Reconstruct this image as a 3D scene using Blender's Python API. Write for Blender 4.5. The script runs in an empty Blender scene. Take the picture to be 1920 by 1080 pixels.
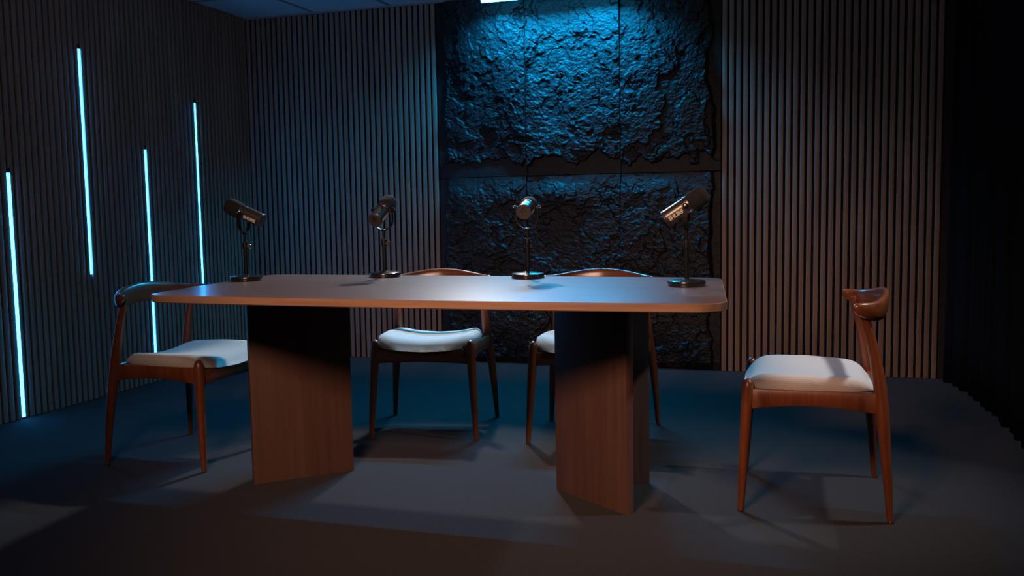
import bpy, bmesh, math, random
import numpy as np
from mathutils import Vector, Matrix, Euler
PI = math.pi
random.seed(4)
COL = bpy.context.scene.collection
SC = bpy.context.scene

# ------------------------------------------------------------------ materials
def lin(r, g, b):
    f = lambda c: (c / 255 / 12.92) if c / 255 <= .04045 else ((c / 255 + .055) / 1.055) ** 2.4
    return (f(r), f(g), f(b), 1)

def mat(name, color, rough=.5, metal=0., spec=.5):
    m = bpy.data.materials.new(name); m.use_nodes = True
    b = m.node_tree.nodes['Principled BSDF']
    b.inputs['Base Color'].default_value = color
    b.inputs['Roughness'].default_value = rough
    b.inputs['Metallic'].default_value = metal
    b.inputs['Specular IOR Level'].default_value = spec
    return m

def nd(m, t, **kw):
    n = m.node_tree.nodes.new(t)
    for k, v in kw.items():
        setattr(n, k, v)
    return n

def link(m, a, b):
    m.node_tree.links.new(a, b)

def wood(name, dark, light, axis, scale=1.0, rough=.45, grain=60, bump=.08, coat=0.0):
    """axis: index of the grain direction in object space"""
    m = mat(name, light, rough)
    b = m.node_tree.nodes['Principled BSDF']
    tc = nd(m, 'ShaderNodeTexCoord')
    mp = nd(m, 'ShaderNodeMapping')
    s = [grain * scale] * 3; s[axis] = 1.6 * scale
    mp.inputs['Scale'].default_value = s
    link(m, tc.outputs['Object'], mp.inputs['Vector'])
    n1 = nd(m, 'ShaderNodeTexNoise'); n1.inputs['Scale'].default_value = 1.0
    n1.inputs['Detail'].default_value = 6; n1.inputs['Roughness'].default_value = .65
    n1.inputs['Distortion'].default_value = .35
    link(m, mp.outputs[0], n1.inputs['Vector'])
    mp2 = nd(m, 'ShaderNodeMapping')
    s2 = [7 * scale] * 3; s2[axis] = .7 * scale
    mp2.inputs['Scale'].default_value = s2
    link(m, tc.outputs['Object'], mp2.inputs['Vector'])
    n2 = nd(m, 'ShaderNodeTexNoise'); n2.inputs['Scale'].default_value = 1.0
    n2.inputs['Detail'].default_value = 3; n2.inputs['Distortion'].default_value = 1.2
    link(m, mp2.outputs[0], n2.inputs['Vector'])
    mx = nd(m, 'ShaderNodeMath', operation='MULTIPLY_ADD')
    link(m, n1.outputs['Fac'], mx.inputs[0]); mx.inputs[1].default_value = .6
    ml = nd(m, 'ShaderNodeMath', operation='MULTIPLY'); ml.inputs[1].default_value = .4
    link(m, n2.outputs['Fac'], ml.inputs[0]); link(m, ml.outputs[0], mx.inputs[2])
    cr = nd(m, 'ShaderNodeValToRGB')
    cr.color_ramp.elements[0].position = .33; cr.color_ramp.elements[0].color = dark
    cr.color_ramp.elements[1].position = .66; cr.color_ramp.elements[1].color = light
    link(m, mx.outputs[0], cr.inputs['Fac'])
    link(m, cr.outputs['Color'], b.inputs['Base Color'])
    bp = nd(m, 'ShaderNodeBump'); bp.inputs['Strength'].default_value = bump
    bp.inputs['Distance'].default_value = .002
    link(m, n1.outputs['Fac'], bp.inputs['Height'])
    link(m, bp.outputs[0], b.inputs['Normal'])
    b.inputs['Coat Weight'].default_value = coat
    b.inputs['Coat Roughness'].default_value = .25
    return m

def noisy(name, c1, c2, scale, rough=.9, bump=.3, dist=.004, detail=6, spec=.3):
    m = mat(name, c1, rough, spec=spec)
    b = m.node_tree.nodes['Principled BSDF']
    tc = nd(m, 'ShaderNodeTexCoord')
    n = nd(m, 'ShaderNodeTexNoise'); n.inputs['Scale'].default_value = scale
    n.inputs['Detail'].default_value = detail; n.inputs['Roughness'].default_value = .7
    link(m, tc.outputs['Object'], n.inputs['Vector'])
    cr = nd(m, 'ShaderNodeValToRGB')
    cr.color_ramp.elements[0].position = .3; cr.color_ramp.elements[0].color = c1
    cr.color_ramp.elements[1].position = .7; cr.color_ramp.elements[1].color = c2
    link(m, n.outputs['Fac'], cr.inputs['Fac']); link(m, cr.outputs['Color'], b.inputs['Base Color'])
    bp = nd(m, 'ShaderNodeBump'); bp.inputs['Strength'].default_value = bump
    bp.inputs['Distance'].default_value = dist
    link(m, n.outputs['Fac'], bp.inputs['Height']); link(m, bp.outputs[0], b.inputs['Normal'])
    return m

def emit(name, color, strength):
    m = mat(name, (.02, .02, .02, 1))
    b = m.node_tree.nodes['Principled BSDF']
    b.inputs['Emission Color'].default_value = color
    b.inputs['Emission Strength'].default_value = strength
    return m

M = {}
M['slat'] = wood('slat oak veneer', (.225, .162, .130, 1), (.385, .282, .225, 1), 2, 1.0, .75, 40, .05)
M['felt'] = noisy('black acoustic felt', (.006, .006, .006, 1), (.011, .011, .011, 1), 300, .95, .2, .001)
M['stone'] = noisy('charcoal split rock', (.0085, .0095, .0105, 1), (.0155, .017, .0185, 1), 90, .55, .55, .003, 8, .36)
M['carpet'] = noisy('charcoal carpet', (.0150, .0142, .0145, 1), (.029, .0275, .0275, 1), 160, .95, .6, .004, 8, .15)
for _k, _v in (('Sheen Weight', .07), ('Sheen Roughness', .45)):
    M['carpet'].node_tree.nodes['Principled BSDF'].inputs[_k].default_value = _v
M['tile'] = noisy('white ceiling tile', (.70, .71, .73, 1), (.80, .81, .83, 1), 90, .9, .12, .002)
M['tbar'] = mat('grey ceiling grid metal', (.30, .31, .32, 1), .5)
M['plaster'] = noisy('dark painted wall', (.03, .03, .032, 1), (.036, .036, .038, 1), 40, .9, .1)
M['curtain'] = noisy('black velvet', (.006, .006, .007, 1), (.010, .010, .011, 1), 220, .95, .2, .001, 5, .1)
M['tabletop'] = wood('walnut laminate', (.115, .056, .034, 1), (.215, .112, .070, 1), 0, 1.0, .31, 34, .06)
M['edge_band'] = wood('walnut edge banding', (.21, .112, .066, 1), (.40, .226, .138, 1), 0, 1.0, .42, 60, .05)
for _k, _v in (('Specular IOR Level', .8), ('Coat Weight', .35), ('Coat Roughness', .2)):
    M['tabletop'].node_tree.nodes['Principled BSDF'].inputs[_k].default_value = _v
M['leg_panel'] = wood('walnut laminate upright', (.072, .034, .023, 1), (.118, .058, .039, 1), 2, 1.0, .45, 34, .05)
M['chair_wood'] = wood('reddish stained chair wood', (.110, .027, .009, 1), (.225, .062, .020, 1), 2, 2.0, .34, 30, .03, .18)
M['chair_back'] = wood('reddish stained chair back wood', (.115, .030, .010, 1), (.240, .068, .022, 1), 0, 2.0, .28, 30, .03, .3)
M['glide'] = mat('brass glide', (.35, .24, .13, 1), .35, 1)
M['black_metal'] = mat('satin black metal', (.006, .006, .0065, 1), .45, .0, .22)
M['gloss_base'] = mat('semi gloss black base', (.014, .014, .015, 1), .22, .0, .7)
M['mic_body'] = mat('dark anodised mic body', (.13, .12, .11, 1), .32, .85)
M['mic_ring'] = mat('mic trim ring', (.30, .28, .26, 1), .25, 1)
M['mic_cap'] = mat('matt black plastic', (.03, .028, .026, 1), .5)
M['foam'] = noisy('black foam', (.010, .010, .010, 1), (.030, .029, .028, 1), 450, .95, .8, .002)
M['logo'] = mat('cream printed lettering', (.80, .72, .58, 1), .5)
M['steel'] = mat('steel screw', (.30, .29, .27, 1), .4, 1)
M['knob'] = mat('brassy clutch knob', (.30, .25, .14, 1), .3, .8)
M['socket'] = mat('socket dark', (.004, .004, .004, 1), .5)
M['led'] = emit('cyan blue led', (.021, .34, 1, 1), 25.0)
M['bar_led'] = emit('cyan led bar', (.034, .5, 1, 1), 28.0)
M['led_cap'] = mat('dark led end cap', (.01, .012, .016, 1), .6)
M['led_tail'] = mat('translucent tail', (.08, .16, .24, 1), .4)

# seat fabric: cream ribbed cloth, ribs run front to back
def fabric():
    m = mat('cream ribbed seat fabric', (.62, .57, .51, 1), .92, spec=.2)
    b = m.node_tree.nodes['Principled BSDF']
    tc = nd(m, 'ShaderNodeTexCoord')
    sx = nd(m, 'ShaderNodeSeparateXYZ'); link(m, tc.outputs['Object'], sx.inputs[0])
    ab = nd(m, 'ShaderNodeMath', operation='ABSOLUTE'); link(m, sx.outputs['X'], ab.inputs[0])
    df = nd(m, 'ShaderNodeMath', operation='SUBTRACT'); link(m, ab.outputs[0], df.inputs[0]); link(m, sx.outputs['Z'], df.inputs[1])
    ml = nd(m, 'ShaderNodeMath', operation='MULTIPLY'); link(m, df.outputs[0], ml.inputs[0]); ml.inputs[1].default_value = 2 * PI / .0062
    w = nd(m, 'ShaderNodeMath', operation='SINE'); link(m, ml.outputs[0], w.inputs[0])
    wm = nd(m, 'ShaderNodeMath', operation='MULTIPLY_ADD'); link(m, w.outputs[0], wm.inputs[0]); wm.inputs[1].default_value = .18; wm.inputs[2].default_value = .3
    n = nd(m, 'ShaderNodeTexNoise'); n.inputs['Scale'].default_value = 420
    link(m, tc.outputs['Object'], n.inputs['Vector'])
    a = nd(m, 'ShaderNodeMath', operation='MULTIPLY_ADD'); a.inputs[1].default_value = .5
    link(m, n.outputs['Fac'], a.inputs[0]); link(m, wm.outputs[0], a.inputs[2])
    cr = nd(m, 'ShaderNodeValToRGB')
    cr.color_ramp.elements[0].position = .2; cr.color_ramp.elements[0].color = (.50, .462, .415, 1)
    cr.color_ramp.elements[1].position = .9; cr.color_ramp.elements[1].color = (.62, .578, .527, 1)
    link(m, a.outputs[0], cr.inputs['Fac']); link(m, cr.outputs['Color'], b.inputs['Base Color'])
    bp = nd(m, 'ShaderNodeBump'); bp.inputs['Strength'].default_value = .35; bp.inputs['Distance'].default_value = .0015
    link(m, a.outputs[0], bp.inputs['Height']); link(m, bp.outputs[0], b.inputs['Normal'])
    return m
M['fabric'] = fabric()

# ------------------------------------------------------------------ object helpers
def tag(o, label=None, cat=None, group=None, kind=None):
    if label: o['label'] = label
    if cat: o['category'] = cat
    if group: o['group'] = group
    if kind: o['kind'] = kind
    return o

def empty(name, loc, rz=0.):
    o = bpy.data.objects.new(name, None); COL.objects.link(o)
    o.location = loc; o.rotation_euler = (0, 0, rz); o.empty_display_size = .1
    return o

def obj(name, bm, m, parent=None, angle=35):
    bmesh.ops.recalc_face_normals(bm, faces=bm.faces[:])
    me = bpy.data.meshes.new(name); bm.to_mesh(me); bm.free()
    for p in me.polygons: p.use_smooth = True
    me.set_sharp_from_angle(angle=math.radians(angle))
    me.materials.append(m if not isinstance(m, str) else M[m])
    o = bpy.data.objects.new(name, me); COL.objects.link(o)
    if parent: o.parent = parent
    return o

def copy_tree(o, parent=None):
    c = o.copy(); COL.objects.link(c)
    if parent: c.parent = parent
    for ch in [x for x in list(COL.objects) if x.parent == o]:
        copy_tree(ch, c)
    return c

def box(bm, x0, x1, y0, y1, z0, z1, bev=0.):
    v = [bm.verts.new(p) for p in ((x0, y0, z0), (x1, y0, z0), (x1, y1, z0), (x0, y1, z0), (x0, y0, z1), (x1, y0, z1), (x1, y1, z1), (x0, y1, z1))]
    fs = [bm.faces.new([v[i] for i in q]) for q in ((3, 2, 1, 0), (4, 5, 6, 7), (0, 1, 5, 4), (1, 2, 6, 5), (2, 3, 7, 6), (3, 0, 4, 7))]
    if bev > 0:
        es = list({e for f in fs for e in f.edges})
        bmesh.ops.bevel(bm, geom=es, offset=bev, segments=2, profile=.5, affect='EDGES')

def loft(bm, rings, cap=True, close=True):
    vs = [[bm.verts.new(p) for p in r] for r in rings]
    n = len(vs[0])
    for a, b in zip(vs, vs[1:]):
        for i in range(n if close else n - 1):
            j = (i + 1) % n
            bm.faces.new((a[i], a[j], b[j], b[i]))
    if cap:
        bm.faces.new(vs[0][::-1]); bm.faces.new(vs[-1])
    return vs

def frame(d):
    d = Vector(d).normalized()
    a = Vector((0, 0, 1)) if abs(d.z) < .9 else Vector((1, 0, 0))
    x = d.cross(a).normalized(); y = d.cross(x).normalized()
    return x, y

def tube(bm, pts, radii, n=20):
    """swept circular tube; first and last radius may be small to round the end"""
    pts = [Vector(p) for p in pts]; rings = []
    x = y = None
    for i, p in enumerate(pts):
        d = (pts[min(i + 1, len(pts) - 1)] - pts[max(i - 1, 0)]).normalized()
        if x is None: x, y = frame(d)
        else:
            x = (x - d * x.dot(d)).normalized(); y = d.cross(x)
        r = radii[i] if hasattr(radii, '__len__') else radii
        rings.append([p + (x * math.cos(2 * PI * k / n) + y * math.sin(2 * PI * k / n)) * r for k in range(n)])
    return loft(bm, rings)

def lathe(bm, prof, mtx=None, n=36):
    """prof: (r, z) list around +Z, transformed by mtx"""
    rings = [[Vector((r * math.cos(2 * PI * k / n), r * math.sin(2 * PI * k / n), z)) for k in range(n)] for r, z in prof]
    if mtx is not None: rings = [[mtx @ p for p in r] for r in rings]
    return loft(bm, rings)

# ------------------------------------------------------------------ room frame
# X runs along the back wall, the wall is at y=0, the camera looks from negative y
UC, ZC = -1.916, 2.33          # left corner, ceiling height
SX0, SX1 = -.480, 1.320        # rock panels
RX1 = 2.52                     # end of the right slats
FRONT, RIGHT = -7.2, 3.3

bm = bmesh.new(); box(bm, UC - .12, RIGHT + .12, FRONT - .12, .12, -.10, 0)
tag(obj('floor', bm, 'carpet'), kind='structure')
bm = bmesh.new(); box(bm, UC - .12, RIGHT + .12, FRONT - .12, .12, ZC, ZC + .08)
ceil = tag(obj('ceiling', bm, 'tile'), kind='structure')
bm = bmesh.new()
x = UC + .556
while x < RIGHT:
    box(bm, x - .012, x + .012, FRONT, 0, ZC - .004, ZC + .001); x += .5625
y = -.59
while y > FRONT:
    box(bm, UC, RIGHT, y - .012, y + .012, ZC - .0035, ZC + .001); y -= .6
box(bm, UC, RIGHT, -.026, -.0, ZC - .012, ZC + .001)
obj('ceiling_grid', bm, 'tbar', ceil)

bm = bmesh.new(); box(bm, UC - .12, RIGHT + .12, 0, .12, 0, ZC)
wb = tag(obj('wall_back', bm, 'plaster'), kind='structure')
bm = bmesh.new(); box(bm, UC - .12, UC, FRONT, 0, 0, ZC)
wl = tag(obj('wall_left', bm, 'plaster'), kind='structure')
bm = bmesh.new(); box(bm, RIGHT, RIGHT + .12, FRONT, 0, 0, ZC)
tag(obj('wall_right', bm, 'plaster'), kind='structure')
bm = bmesh.new(); box(bm, UC - .12, RIGHT + .12, FRONT - .12, FRONT, 0, ZC)
tag(obj('wall_front', bm, 'plaster'), kind='structure')

# slat cladding: felt backing plus oak slats on a 40 mm pitch
PITCH, SW, FELT, SLAT = .040, .0265, .009, .012
def slats_back(name, x0, x1, ztop):
    b2 = bmesh.new()
    n = int(round((x1 - x0) / PITCH))
    p = (x1 - x0) / n
    for i in range(n):
        c = x0 + (i + .5) * p
        box(b2, c - SW / 2, c + SW / 2, -FELT - SLAT, -FELT, .002, ztop, .0012)
    t = tag(obj(name, b2, 'slat'), kind='structure')
    b1 = bmesh.new(); box(b1, x0, x1, -FELT, 0, .002, ztop)
    obj('felt_backing', b1, 'felt', t)
slats_back('trim_1', UC + .022, SX0, ZC - .013)
slats_back('trim_2', SX1, RX1, ZC - .013)
LEDV = [2.084, 1.578, 1.098, .612]
b2 = bmesh.new()
k = 0
c = -.03
while c > -5.2:
    if all(abs(-c - v) > .006 for v in LEDV):
        box(b2, UC + FELT, UC + FELT + SLAT, c - SW / 2, c + SW / 2, .002, ZC - .005, .0012)
    c -= PITCH
wc = tag(obj('trim_3', b2, 'slat'), kind='structure')
b1 = bmesh.new(); box(b1, UC, UC + FELT, -5.2, -.0, .002, ZC - .005); obj('felt_backing', b1, 'felt', wc)

# ------------------------------------------------------------------ rock panels
rng = np.random.default_rng(11)
TAB = rng.random((512, 512)).astype(np.float64)
def vnoise(x, y):
    xi = np.floor(x).astype(int); yi = np.floor(y).astype(int)
    fx = x - xi; fy = y - yi
    fx = fx * fx * fx * (fx * (fx * 6 - 15) + 10); fy = fy * fy * fy * (fy * (fy * 6 - 15) + 10)
    a = TAB[xi % 512, yi % 512]; b = TAB[(xi + 1) % 512, yi % 512]
    c = TAB[xi % 512, (yi + 1) % 512]; d = TAB[(xi + 1) % 512, (yi + 1) % 512]
    return (a * (1 - fx) + b * fx) * (1 - fy) + (c * (1 - fx) + d * fx) * fy
def fbm(x, y, o=5, g=.5):
    s = 0; a = 1; t = 0
    for i in range(o):
        s = s + a * vnoise(x * 2 ** i + 17.3 * i, y * 2 ** i + 5.1 * i); t += a; a *= g
    return s / t
def sstep(a, b, x):
    t = np.clip((x - a) / (b - a), 0, 1); return t * t * (3 - 2 * t)

def rock_height(U, Z, col, row):
    """U 0..0.6 across, Z 0..1.2 up the panel, returns metres proud of the wall"""
    ox, oy = 13.7 * col + 3.1, 29.3 * row + 7.7
    X, Y = U + ox, Z + oy
    wx = (fbm(X * 9, Y * 9, 4) - .5); wy = (fbm(X * 9 + 40, Y * 9 + 40, 4) - .5)
    # split-face plateaus: terraces of a warped slow noise, their steps are the flaked edges
    base = fbm(X * 3.0 + wx * .55, Y * 2.0 + wy * .55, 4, .5)
    t = base * 9.0
    terr = (np.floor(t) + sstep(.80, 1.0, t - np.floor(t))) / 9.0
    h = .030 + .085 * (terr - .45) + .012 * (base - .45)
    # a few sharper diagonal chips
    d = np.abs(fbm(X * 4 + Y * 2.2 + wx, Y * 3.0 - X * 1.5 + wy, 3) - .5)
    h -= .010 * (1 - sstep(.0, .018, d)) * sstep(.45, .6, fbm(X * 5 + 9, Y * 5 + 9, 3))
    # rough fracture grain
    h += .0105 * (fbm(X * 36 + wx * 2, Y * 48 + wy * 2, 4, .6) - .5)
    h += .0050 * (fbm(X * 95, Y * 120, 3, .6) - .5)
    # recessed ragged ledges at the bottom of each panel and by the outer borders
    rag = (fbm(X * 11, Y * 3 + 3, 4) - .5) * .16
    if row == 1:
        rec = sstep(.088, .108, Z + rag)
        rec = np.maximum(rec, sstep(.50, .54, vnoise(X * 6.4 + 2, Y * 0 + .5)) * sstep(.02, .06, Z))
        h = .010 + (h - .010) * rec
        h = np.where(rec < .5, .008 + .0012 * fbm(X * 60, Y * 60, 3), h)
    else:
        lift = sstep(1.2, 1.06, Z + rag * .3)
        h = .012 + (h + .012 - .012) * (.25 + .75 * lift)
        h = h * sstep(-.01, .05, Z) + .004
    ragu = (fbm(Y * 6 + 5, X * 3, 4) - .5) * .08
    if col == 0: e = sstep(.045, .068, U + ragu)
    elif col == 2: e = sstep(.045, .068, .6 - U + ragu)
    else: e = 1
    if col != 1: h = .007 + (h - .007) * (.12 + .88 * e)
    # thin square arris where panels meet
    ed = np.minimum(U, .6 - U)
    h = np.where(ed < .0016, .003, h)
    ez = np.minimum(Z, 1.2 - Z)
    h = np.where(ez < .002, .002, h)
    return np.clip(h, .002, .075)

ROCK_LABEL = {(0, 1): 'upper left charcoal split-rock wall panel, next to the left slats',
              (1, 1): 'upper middle charcoal split-rock wall panel lit brightest by the cyan light bar',
              (2, 1): 'upper right charcoal split-rock wall panel next to the right-hand slats',
              (0, 0): 'lower left charcoal split-rock wall panel behind the left of the two middle chairs',
              (1, 0): 'lower middle charcoal split-rock wall panel behind the gap between the middle chairs',
              (2, 0): 'lower right charcoal split-rock wall panel behind the rightmost microphone'}
def rock_panel(col, row):
    z0 = 1.2 * row + .001; z1 = min(1.2 * row + 1.2, ZC - .013)
    nu, nz = 220, int((z1 - z0) / .6 * 220)
    us = np.linspace(0, .6, nu); zs = np.linspace(0, z1 - z0, nz)
    U, Z = np.meshgrid(us, zs)
    h = rock_height(U, Z, col, row)
    x0 = SX0 + .6 * col
    P = np.stack([U + x0, -h - .0025, Z + z0], -1).reshape(-1, 3)
    idx = np.arange(nu * nz).reshape(nz, nu)
    q = np.stack([idx[:-1, :-1], idx[:-1, 1:], idx[1:, 1:], idx[1:, :-1]], -1).reshape(-1, 4)
    # closing skirt back to the wall
    loop = np.concatenate([idx[0, :], idx[1:, -1], idx[-1, -2::-1], idx[-2:0:-1, 0]])
    nb = len(P); back = P[loop].copy(); back[:, 1] = -.002
    P = np.concatenate([P, back])
    bi = nb + np.arange(len(loop))
    sk = np.stack([loop, bi, np.roll(bi, -1), np.roll(loop, -1)], -1)
    F = np.concatenate([q, sk]).tolist()
    me = bpy.data.meshes.new('rock_panel'); me.from_pydata(P.tolist(), [], F)
    for p in me.polygons: p.use_smooth = True
    me.set_sharp_from_angle(angle=math.radians(60))
    me.materials.append(M['stone']); me.update()
    o = bpy.data.objects.new('rock_panel', me); COL.objects.link(o)
    tag(o, ROCK_LABEL[(col, row)], 'wall panel', 'split-rock panels on the back wall')
for row in (0, 1):
    for col in range(3):
        rock_panel(col, row)

# ------------------------------------------------------------------ black curtain on the right
def curtain():
    pts = []
    L = 1.95
    n = 420
    for i in range(n):
        s = i / (n - 1) * L
        u = 2.565 + .125 * (1 - math.exp(-s * 2.2))
        fold = .026 * math.sin(s * 2 * PI / .115 + .8 * math.sin(s * 7)) + .010 * math.sin(s * 2 * PI / .047 + 1)
        pts.append((u + fold, -.045 - s))
    bm = bmesh.new()
    rows = []
    for k in range(9):
        z = .004 + (ZC - .02 - .004) * k / 8
        a = 1.12 - .25 * k / 8
        rows.append([Vector((2.63 + (p[0] - 2.63) * a, p[1], z)) for p in pts])
    for dx in (0,):
        vs = [[bm.verts.new(p) for p in r] for r in rows]
        for a, b in zip(vs, vs[1:]):
            for i in range(n - 1):
                bm.faces.new((a[i], a[i + 1], b[i + 1], b[i]))
    o = obj('curtain', bm, 'curtain', None, 80)
    md = o.modifiers.new('cloth', 'SOLIDIFY'); md.thickness = .003
    tag(o, 'black floor-length curtain hanging at the right side of the room', 'curtain')
curtain()

# ------------------------------------------------------------------ led strips
def led_strip(v, z0, z1, label, tail=False):
    t = empty('led_strip', (UC + FELT, -v, z0))
    tag(t, label, 'led light', 'vertical led strips on the left slat wall')
    L = z1 - z0
    bm = bmesh.new()
    ring = []
    w, d = .0080, .015
    prof = [(0, -w), (d * .7, -w), (d * .92, -w * .7), (d, 0), (d * .92, w * .7), (d * .7, w), (0, w)]
    loft(bm, [[Vector((px, py, z)) for px, py in prof] for z in (.006 if not tail else 0, L - .012)])
    obj('led_diffuser', bm, 'led', t)
    bm = bmesh.new(); box(bm, 0, d * 1.05, -w * 1.1, w * 1.1, L - .012, L + .012, .002); obj('end_cap', bm, 'led_cap', t)
    bm = bmesh.new()
    if tail: box(bm, 0, d * .8, -w * .7, w * .7, -.055, 0, .002); obj('end_tail', bm, 'led_tail', t)
    else: box(bm, 0, d * 1.05, -w * 1.1, w * 1.1, 0.001, .006, .001); obj('end_cap', bm, 'led_cap', t)
led_strip(LEDV[0], .004, 1.229, 'blue led strip nearest the camera reaching down to the carpet at far left')
led_strip(LEDV[1], .685, 1.899, 'tallest-reaching blue led strip, its lower end hanging free above the chair', True)
led_strip(LEDV[2], .12, 1.392, 'blue led strip running down behind the back of the left chair')
led_strip(LEDV[3], .43, 1.710, 'blue led strip nearest the room corner, ending behind the table edge')

# ------------------------------------------------------------------ ceiling light bar
t = empty('light_bar', (.35, -.20, 2.275))
tag(t, 'horizontal cyan led light bar close to the ceiling in front of the rock wall', 'light bar')
bm = bmesh.new()
prof = [(.013 * math.cos(a), -.006 + .016 * math.sin(a)) for a in [PI + PI * k / 12 for k in range(13)]]
loft(bm, [[Vector((xx, py, pz)) for py, pz in prof] for xx in (-.45, .45)])
obj('diffuser', bm, 'bar_led', t)
bm = bmesh.new(); box(bm, -.452, .452, -.016, .016, -.006, .016, .003); obj('housing', bm, 'led_cap', t)
for sx in (-.33, .33):
    bm = bmesh.new(); tube(bm, [(sx, 0, .014), (sx, 0, .055)], .006, 12); obj('hanger', bm, 'black_metal', t)

# ------------------------------------------------------------------ table
TX, TY = .6, -2.6
def rounded_poly(corners, r, n=10):
    out = []
    m = len(corners)
    for i in range(m):
        p = Vector(corners[i]); a = Vector(corners[i - 1]); b = Vector(corners[(i + 1) % m])
        da = (a - p).normalized(); db = (b - p).normalized()
        ang = da.angle(db); tl = r / math.tan(ang / 2)
        c = p + (da + db).normalized() * (r / math.sin(ang / 2))
        s = p + da * tl; e = p + db * tl
        a0 = math.atan2((s - c).y, (s - c).x); a1 = math.atan2((e - c).y, (e - c).x)
        dd = (a1 - a0 + PI) % (2 * PI) - PI
        for k in range(n + 1):
            q = a0 + dd * k / n
            out.append(c + Vector((math.cos(q), math.sin(q))) * r)
    return out
table = empty('conference_table', (TX, TY, 0))
tag(table, 'walnut conference table with two V-shaped panel pedestals and rounded corners', 'table')
bm = bmesh.new()
poly = rounded_poly([(-.325 - TX, -3.070 - TY), (1.612 - TX, -3.066 - TY), (1.512 - TX, -2.148 - TY), (-.41 - TX, -2.148 - TY)], .085)
# gently bowed long edges
dense = []
for i, p in enumerate(poly):
    q = poly[(i + 1) % len(poly)]
    k = max(1, int((q - p).length / .05))
    for j in range(k): dense.append(p.lerp(q, j / k))
for p in dense:
    if p.y < -.3: p.y -= .030 * max(0, 1 - (p.x / .97) ** 2)
zt0, zt1, bv = .7115, .737, .0025
cen = Vector((0, 0))
def inset(pts, d):
    out = []
    for i, p in enumerate(pts):
        a = pts[i - 1]; b = pts[(i + 1) % len(pts)]
        t_ = (b - a).normalized(); nrm = Vector((-t_.y, t_.x)); out.append(p + nrm * d)
    return out
ins = inset(dense, bv)
rings = [[Vector((p.x, p.y, zt0)) for p in ins], [Vector((p.x, p.y, zt1)) for p in ins]]
loft(bm, rings); top = obj('tabletop', bm, 'tabletop', table, 30)
bm = bmesh.new()
rings = [[Vector((p.x, p.y, zt0 + .0003)) for p in ins], [Vector((p.x, p.y, zt0 + bv)) for p in dense],
         [Vector((p.x, p.y, zt1 - bv * .7)) for p in dense], [Vector((p.x, p.y, zt1 - .0002)) for p in ins]]
loft(bm, rings + [rings[0]], cap=False)
tag(obj('edge_band', bm, 'edge_band', top, 40), 'lighter orange-brown wood edge running around the tabletop')
def pedestal(apex, e1, e2):
    bm = bmesh.new()
    T = .034
    apex = Vector(apex); outs = []
    for e in (e1, e2):
        e = Vector(e); d = (e - apex).normalized(); nrm = Vector((-d.y, d.x))
        other = Vector(e2 if e == Vector(e1) else e1)
        if nrm.dot(other - apex) < 0: nrm = -nrm
        outs.append((e, d, nrm))
    (ea, da, na), (eb, db, nb) = outs
    # mitred V outline: outer faces pass through apex, inner faces offset by T
    bis = (da + db).normalized(); half = da.angle(db) / 2
    inner = apex + bis * (T / math.sin(half))
    out = [apex, ea, ea + na * T, inner, eb + nb * T, eb]
    rr = [[Vector((p.x - TX, p.y - TY, z)) for p in out] for z in (0.0, .7115)]
    vs = [[bm.verts.new(p) for p in r] for r in rr]
    n = 6
    for i in range(n):
        j = (i + 1) % n; bm.faces.new((vs[0][i], vs[0][j], vs[1][j], vs[1][i]))
    for k in (0, 1):
        v = vs[k]; bm.faces.new((v[0], v[1], v[2], v[3])); bm.faces.new((v[0], v[3], v[4], v[5]))
    bmesh.ops.recalc_face_normals(bm, faces=bm.faces[:])
    es = [e for e in bm.edges if abs(e.verts[0].co.z - e.verts[1].co.z) > .5]
    bmesh.ops.bevel(bm, geom=es, offset=.002, segments=2, profile=.5, affect='EDGES')
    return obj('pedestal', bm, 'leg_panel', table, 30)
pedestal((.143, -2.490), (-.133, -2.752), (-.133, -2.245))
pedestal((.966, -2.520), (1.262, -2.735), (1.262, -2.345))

# ------------------------------------------------------------------ chairs (front faces local -y)
def seat_bm():
    bm = bmesh.new()
    N, R = 72, 12
    yf, yr = -.240, .205
    yc = (yf + yr) / 2; hy = (yr - yf) / 2
    def half(y):
        s = (y - yf) / (yr - yf)
        return .198 + .034 * math.sin(PI * min(1, max(0, s)) ** .9) - .012 * s
    def outline(a):
        ca, sa = math.cos(a), math.sin(a); e = 2 / 7.5
        xx = math.copysign(abs(ca) ** e, ca); yy = math.copysign(abs(sa) ** e, sa)
        return xx, yy
    def top(x, y):
        s = (y - yf) / (yr - yf)
        z = .433 + .032 * min(1.3, (x / .22) ** 2) - .004 * s
        z -= .030 * max(0, 1 - s / .20) ** 2           # waterfall front
        z -= .028 * max(0, (s - .82) / .18) ** 2
        return z
    def pt(q, a):
        xx, yy = outline(a)
        y = yc + yy * hy * q; return xx * half(y) * q, y
    rings = []
    # top from centre outward, with a rolled edge
    for i in range(1, R + 1):
        q = i / R
        ring = []
        for k in range(N):
            a = 2 * PI * k / N; x, y = pt(q * .985, a)
            drop = .018 * max(0, (q - .84) / .16) ** 2.2
            ring.append(Vector((x, y, top(x, y) - drop)))
        rings.append(ring)
    for f, ins in ((.45, 1.0), (.75, .998), (1.0, .975)):
        ring = []
        for k in range(N):
            a = 2 * PI * k / N; x, y = pt(ins, a)
            zt = top(x, y) - .018; zb = .402 + .0 * x
            sag = .012 * (1 - (x / .2) ** 2) if y < yf + .05 else 0
            ring.append(Vector((x, y, zt + (zb - sag - zt) * f)))
        rings.append(ring)
    vs = loft(bm, rings, cap=False)
    c = bm.verts.new((0, yc, top(0, yc)))
    for k in range(N): bm.faces.new((c, vs[0][(k + 1) % N], vs[0][k]))
    bm.faces.new(vs[-1])
    return bm

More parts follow.
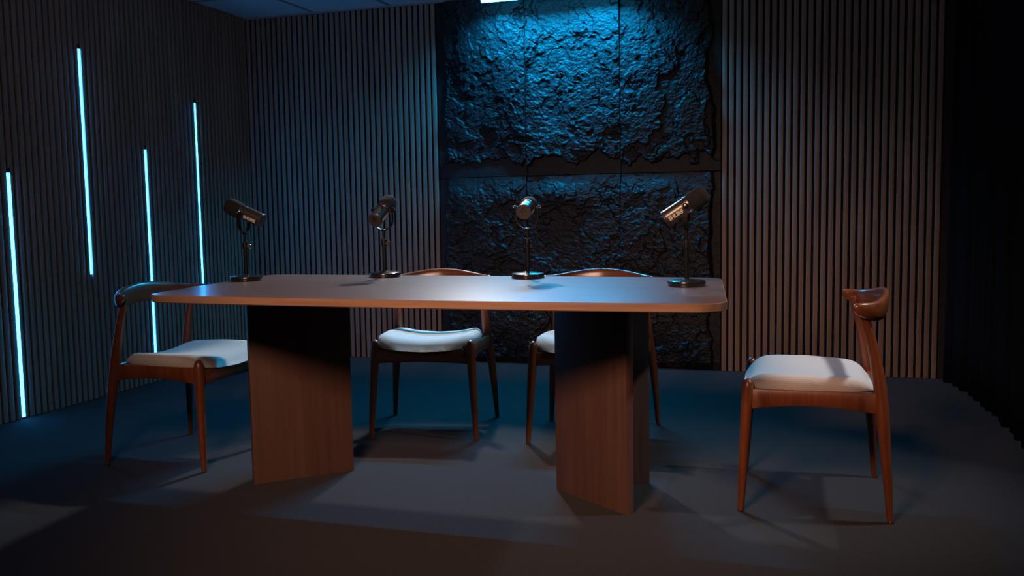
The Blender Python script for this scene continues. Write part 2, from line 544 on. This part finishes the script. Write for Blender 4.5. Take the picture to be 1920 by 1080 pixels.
def leg_front(s):
    bm = bmesh.new()
    b = Vector((s * .236, -.242, 0)); t = Vector((s * .212, -.219, .440))
    f = [0, .012, .05, .2, .45, .70, .85, .93, .965, .985, 1.0]
    r = [.0095, .0105, .0112, .0135, .0165, .0192, .0200, .0198, .0178, .0130, .004]
    tube(bm, [b.lerp(t, k) for k in f], r, 24)
    return bm, b
def leg_rear(s):
    bm = bmesh.new()
    pts = [(s * .254, .238, 0), (s * .2525, .2355, .02), (s * .246, .228, .13), (s * .236, .217, .26), (s * .222, .209, .36), (s * .215, .203, .42), (s * .210, .190, .50), (s * .207, .172, .58), (s * .206, .152, .650), (s * .206, .146, .672)]
    r = [.0095, .0105, .0145, .0190, .0218, .0215, .0192, .0160, .0135, .0125]
    tube(bm, pts, r, 24)
    return bm, Vector(pts[0])

def rail_bm(p, q, zt, zb, arch, th=.020, n=14):
    """board between two points with an arched lower edge"""
    bm = bmesh.new()
    p, q = Vector(p), Vector(q); d = (q - p).normalized(); nrm = Vector((-d.y, d.x, 0)) * th / 2
    rings = []
    for i in range(n + 1):
        f = i / n; c = p.lerp(q, f)
        b = zb + arch * math.sin(PI * f) ** .8
        e = .003
        prof = [(-1, b + e), (-.75, b), (.75, b), (1, b + e), (1, zt - e), (.75, zt), (-.75, zt), (-1, zt - e)]
        rings.append([Vector((c.x + nrm.x * k, c.y + nrm.y * k, z)) for k, z in prof])
    loft(bm, rings)
    return bm

def backrest_bm():
    bm = bmesh.new()
    A = math.radians(88); n = 44
    rings = []
    def P(a):
        return Vector((.247 * math.sin(a), .232 - .128 * (1 - math.cos(a) ** .9 if abs(a) < PI / 2 else 1), 0))
    for i in range(n + 1):
        a = -A + 2 * A * i / n
        s = abs(a) / A
        p = P(a)
        tan = (P(min(A, a + .01)) - P(max(-A, a - .01))).normalized()
        nrm = Vector((tan.y, -tan.x, 0))           # inward/outward normal
        h = .082 * (1 - s ** 2.2) + .031 * s ** 2.2
        th = .021 + .008 * math.sin(PI * s) + .004 * s
        ztop = .722 - .026 * sstep01(s / .75)
        zc = ztop - h / 2
        if s > .97:
            k = (1 - s) / .03; k = max(.35, math.sqrt(max(0, 1 - (1 - k) ** 2)))
            h *= k; th *= k
        lean = .16 * (1 - s)
        ring = []
        for k in range(16):
            t_ = 2 * PI * k / 16
            e = 2 / 2.6
            cx = math.copysign(abs(math.cos(t_)) ** e, math.cos(t_)); cz = math.copysign(abs(math.sin(t_)) ** e, math.sin(t_))
            off = cx * th / 2; dz = cz * h / 2
            # top leans outwards (towards the rear)
            q = p + nrm * (off - lean * dz * (1 if nrm.y < 0 else -1)) + Vector((0, 0, zc + dz))
            ring.append(q)
        rings.append(ring)
    loft(bm, rings)
    return bm
def sstep01(t):
    t = min(1, max(0, t)); return t * t * (3 - 2 * t)

def make_chair():
    root = empty('dining_chair', (0, 0, 0))
    obj('seat', seat_bm(), 'fabric', root, 60)
    for s in (-1, 1):
        for fn in (leg_front, leg_rear):
            b_, base = fn(s)
            lg = obj('leg', b_, 'chair_wood', root, 50)
            g = bmesh.new(); lathe(g, [(.0085, 0), (.0105, .0015), (.0105, .006), (.0098, .008)], Matrix.Translation(base), 16)
            tag(obj('foot_glide', g, 'glide', lg), 'small brass foot glide')
    for s in (-1, 1):
        obj('side_rail', rail_bm((s * .213, -.222, 0), (s * .222, .206, 0), .408, .338, .020), 'chair_wood', root, 40)
    obj('front_rail', rail_bm((-.212, -.222, 0), (.212, -.222, 0), .395, .335, .008), 'chair_back', root, 40)
    obj('rear_rail', rail_bm((-.222, .206, 0), (.222, .206, 0), .405, .340, .008), 'chair_back', root, 40)
    obj('backrest', backrest_bm(), 'chair_back', root, 50)
    for o in [c for c in COL.objects if c.parent == root or (c.parent and c.parent.parent == root)]:
        for v in o.data.vertices: v.co.y *= .957
    return root
chair = make_chair()
CH = [((.183, -1.760), math.radians(9.5), 'wooden dining chair behind the table, its whole cream seat showing below the tabletop'),
      ((.918, -1.700), math.radians(0.5), 'dining chair behind the table, seat mostly hidden by the right pedestal'),
      ((1.840, -2.352), math.radians(-88.2), 'wooden dining chair at the right end of the table, seen side-on in front of slats'),
      ((-.640, -2.420), math.radians(88.0), 'dining chair at the left end of the table by the blue led strips')]
for i, ((x, y), rz, lab) in enumerate(CH):
    o = chair if i == 0 else copy_tree(chair)
    o.location = (x, y, 0); o.rotation_euler = (0, 0, rz)
    tag(o, lab, 'chair', 'wooden elbow chairs with cream seats around the table')

# ------------------------------------------------------------------ microphones
def text_bm(s, size, radius, x0):
    """lettering wrapped on the +side of a cylinder along local x (axis), readable from outside"""
    cu = bpy.data.curves.new('lettering', 'FONT'); cu.body = s; cu.size = size; cu.align_x = 'CENTER'; cu.align_y = 'CENTER'
    cu.offset = size * .05; cu.resolution_u = 3
    o = bpy.data.objects.new('tmp', cu); COL.objects.link(o)
    bpy.context.view_layer.update()
    me = bpy.data.meshes.new_from_object(o.evaluated_get(bpy.context.evaluated_depsgraph_get()))
    bpy.data.objects.remove(o); bpy.data.curves.remove(cu)
    bm = bmesh.new(); bm.from_mesh(me); bpy.data.meshes.remove(me)
    bmesh.ops.subdivide_edges(bm, edges=bm.edges[:], cuts=2)
    return bm

def wrap(bm, radius, side, xoff, zang):
    """text x -> along the axis, text y -> around; side=-1 faces local -y, +1 faces +y. axis is +x (front)"""
    for v in bm.verts:
        tx, ty = v.co.x, v.co.y
        a = zang + ty / radius
        if side < 0: v.co = Vector((xoff + tx, -radius * math.cos(a), radius * math.sin(a)))
        else: v.co = Vector((xoff - tx, radius * math.cos(a), radius * math.sin(a)))
    geom = bmesh.ops.extrude_face_region(bm, geom=bm.faces[:])
    vs = [g for g in geom['geom'] if isinstance(g, bmesh.types.BMVert)]
    for v in vs:
        n = Vector((0, v.co.y, v.co.z)).normalized(); v.co += n * .0006
    return bm

def make_mic(pitch, knob_angle):
    """head axis points local +x and up by pitch; stand at origin"""
    root = empty('desk_microphone', (0, 0, 0))
    HZ = .271
    bm = bmesh.new()
    lathe(bm, [(.0610, 0), (.0635, .002), (.0640, .006), (.0640, .014), (.0625, .0175), (.058, .0195), (.03, .0225), (.012, .0245), (.009, .026)], None, 48)
    obj('base', bm, 'gloss_base', root, 30)
    bm = bmesh.new(); lathe(bm, [(.0085, .024), (.0085, .140), (.0085, .148), (.0075, .150)], None, 24); obj('pole', bm, 'black_metal', root)
    bm = bmesh.new(); lathe(bm, [(.0085, .125), (.0112, .127), (.0112, .150), (.0104, .153), (.006, .1535)], None, 24); obj('collar', bm, 'black_metal', root)
    ka = knob_angle
    d = Vector((math.cos(ka), math.sin(ka), 0))
    bm = bmesh.new(); tube(bm, [d * .010 + Vector((0, 0, .137)), d * .016 + Vector((0, 0, .137)), d * .0165 + Vector((0, 0, .137)), d * .028 + Vector((0, 0, .137)), d * .030 + Vector((0, 0, .137))], [.004, .004, .008, .0085, .006], 18)
    obj('clutch_knob', bm, 'knob', root)
    bm = bmesh.new(); lathe(bm, [(.0058, .150), (.0058, .184), (.009, .1845), (.009, .192), (.006, .194)], None, 20); obj('extension_rod', bm, 'black_metal', root)
    # yoke: flat U strap in the local y-z plane
    bm = bmesh.new()
    R = .0415; path = []
    for k in range(9): path.append((-R, HZ + .006 - (HZ + .006 - .232) * k / 8))
    for k in range(1, 16):
        a = PI + PI * k / 16
        path.append((R * math.cos(a), .232 + (.232 - .190) * math.sin(a)))
    for k in range(9): path.append((R, .232 + (HZ + .006 - .232) * k / 8))
    rings = []
    for i, (yy, zz) in enumerate(path):
        a = path[max(0, i - 1)]; b = path[min(len(path) - 1, i + 1)]
        tv = Vector((b[0] - a[0], b[1] - a[1])).normalized(); nv = Vector((-tv.y, tv.x)) * .0014
        w = .0068
        rings.append([Vector((sx * w, yy + so * nv.x, zz + so * nv.y)) for sx, so in ((-1, -1), (1, -1), (1, 1), (-1, 1))])
    loft(bm, rings); obj('yoke', bm, 'black_metal', root, 40)
    for s in (-1, 1):
        bm = bmesh.new()
        tube(bm, [(0, s * .034, HZ), (0, s * .043, HZ), (0, s * .0435, HZ), (0, s * .050, HZ), (0, s * .052, HZ)], [.004, .004, .0085, .0085, .006], 20)
        k = obj('yoke_knob', bm, 'black_metal', root)
        bm = bmesh.new(); tube(bm, [(0, s * .0515, HZ), (0, s * .0545, HZ), (0, s * .055, HZ)], [.0042, .004, .002], 14)
        obj('screw', bm, 'steel', k)
    # head
    Mx = Matrix.Translation((0, 0, HZ)) @ Matrix.Rotation(-pitch, 4, 'Y') @ Matrix.Rotation(PI / 2, 4, 'Y')
    Mh = Matrix.Translation((0, 0, HZ)) @ Matrix.Rotation(-pitch, 4, 'Y')
    RB = .0285
    bm = bmesh.new()
    lathe(bm, [(RB - .002, -.078), (RB, -.076), (RB, -.012), (RB - .001, -.011), (RB - .001, -.009), (RB, -.008), (RB, .004), (RB + .0015, .005), (RB + .0015, .012), (RB - .002, .014)], Mx, 48)
    body = obj('body', bm, 'mic_body', root, 30)
    for s in (-1, 1):
        bm = wrap(text_bm('SHURE', .0182, RB, 0), RB + .0001, s, -.044, -.34)
        for v in bm.verts: v.co = Mh @ v.co
        obj('lettering', bm, 'logo', body)
    bm = bmesh.new(); lathe(bm, [(RB + .0002, .0), (RB + .0022, .0005), (RB + .0022, .0045), (RB + .0002, .005)], Mx, 48); tag(obj('trim_ring', bm, 'mic_ring', body), 'bright metal trim ring')
    bm = bmesh.new(); lathe(bm, [(RB - .0005, -.0765), (RB + .0006, -.078), (RB + .0006, -.083), (RB - .001, -.0855), (.012, -.0855), (.0115, -.084), (.002, -.084)], Mx, 48)
    cap = obj('end_cap', bm, 'mic_cap', root, 30)
    bm = bmesh.new(); lathe(bm, [(.0095, -.0858), (.0095, -.0866), (.0070, -.0866), (.0065, -.0856), (.001, -.0856)], Mx @ Matrix.Translation((-.008, 0, 0)), 24); obj('cable_socket', bm, 'socket', cap)
    bm = bmesh.new()
    for k in range(3):
        a = PI / 2 + k * 2 * PI / 3
        m2 = Mx @ Matrix.Translation((-.008 + .0038 * math.cos(a), .0038 * math.sin(a), 0))
        lathe(bm, [(.0011, -.0855), (.0011, -.0872), (.0004, -.0874)], m2, 8)
    obj('contact_pin', bm, 'steel', cap)
    bm = bmesh.new()
    pr = [(RB - .001, .012), (RB + .003, .016), (RB + .0045, .03), (RB + .0045, .062)]
    for k in range(1, 9):
        a = PI / 2 * k / 8; pr.append((.013 + (RB + .0045 - .013) * math.cos(a), .062 + .018 * math.sin(a)))
    pr.append((.002, .081))
    lathe(bm, pr, Mx, 40); obj('windscreen', bm, 'foam', root, 40)
    return root
ZT = .737
MICS = [((-.316, -2.475), math.radians(186), math.radians(24), -.2, 'black desk microphone at the left end of the table, tipped up towards the left chair'),
        ((.179, -2.239), math.radians(88), math.radians(30), -.3, 'black desk microphone second from left, seen obliquely from behind against the slats'),
        ((.786, -2.235), math.radians(98), math.radians(11), 1.5, 'black desk microphone third from left, round socket end facing the camera'),
        ((1.429, -2.512), math.radians(2), math.radians(33), 1.5, 'black desk microphone at the right end of the table, tipped up to the right')]
for (x, y), rz, pitch, ka, lab in MICS:
    t = make_mic(pitch, ka - rz)
    t.location = (x, y, ZT); t.rotation_euler = (0, 0, rz)
    tag(t, lab, 'microphone', 'desk microphones standing on the table')

# ------------------------------------------------------------------ lamps of the studio, plus an added warm fill
def aim(o, target):
    d = Vector(target) - o.location
    o.rotation_euler = d.to_track_quat('-Z', 'Y').to_euler()
def lamp(name, kind, loc, target, color, power, **kw):
    l = bpy.data.lights.new(name, kind); l.color = color; l.energy = power
    for k, v in kw.items(): setattr(l, k, v)
    o = bpy.data.objects.new(name, l); COL.objects.link(o); o.location = loc; aim(o, target)
    return o
lamp('warm_key', 'SPOT', (.92, -5.3, 2.15), (.86, -2.35, .36), (1, .55, .38), 320, spot_size=math.radians(62), spot_blend=1.0, shadow_soft_size=.32)
lamp('warm_added_fill', 'AREA', (.92, -5.3, 2.15), (.2, -1.2, .9), (1, .78, .62), 7.5, shape='SQUARE', size=.6)  # added weak fill at the key's place, lifts the red on the slats
lamp('ceiling_downlight', 'SPOT', (-.04, -.54, 2.31), (.42, -2.62, .56), (1, .95, .93), 240, spot_size=math.radians(49), spot_blend=.25, shadow_soft_size=.06)
lamp('side_downlight', 'SPOT', (2.95, -2.2, 2.30), (1.75, -2.35, .4), (.86, .90, 1), 140, spot_size=math.radians(56), spot_blend=1.0, shadow_soft_size=.07)
lamp('light_bar_wall_output', 'AREA', (.35, -.20, 2.250), (.35, -.10, 1.58), (.0, .45, 1), 30, shape='RECTANGLE', size=.90, size_y=.022, spread=math.radians(134))
lamp('light_bar_room_output', 'AREA', (.35, -.20, 2.248), (.35, -1.20, 1.348), (.0, .47, 1), 18, shape='RECTANGLE', size=.90, size_y=.022, spread=math.radians(86))

w = bpy.data.worlds.new('world'); SC.world = w; w.use_nodes = True
w.node_tree.nodes['Background'].inputs['Color'].default_value = (0, 0, 0, 1)
w.node_tree.nodes['Background'].inputs['Strength'].default_value = 0

# ------------------------------------------------------------------ camera
f, pitch, roll, yaw = 1731.196, .0892402, -.01708635, -.31170941
fw = Vector((math.sin(yaw), math.cos(yaw), 0))
F = (fw * math.cos(pitch) + Vector((0, 0, -1)) * math.sin(pitch)).normalized()
R0 = F.cross(Vector((0, 0, 1))).normalized(); U0 = R0.cross(F)
c, s = math.cos(roll), math.sin(roll)
Rr = R0 * c + U0 * s; Up = U0 * c - R0 * s
cam = bpy.data.cameras.new('camera'); cam.sensor_width = 36; cam.lens = f * 36 / 1920; cam.clip_start = .05
co = bpy.data.objects.new('camera', cam); COL.objects.link(co)
mw = Matrix((Rr, Up, -F)).transposed().to_4x4(); mw.translation = Vector((1.82064, -5.65041, 1.01791))
co.matrix_world = mw
SC.camera = co
SC.view_settings.view_transform = 'Standard'; SC.view_settings.look = 'None'
SC.view_settings.exposure = 0; SC.view_settings.gamma = 1
SC.view_settings.use_curve_mapping = False
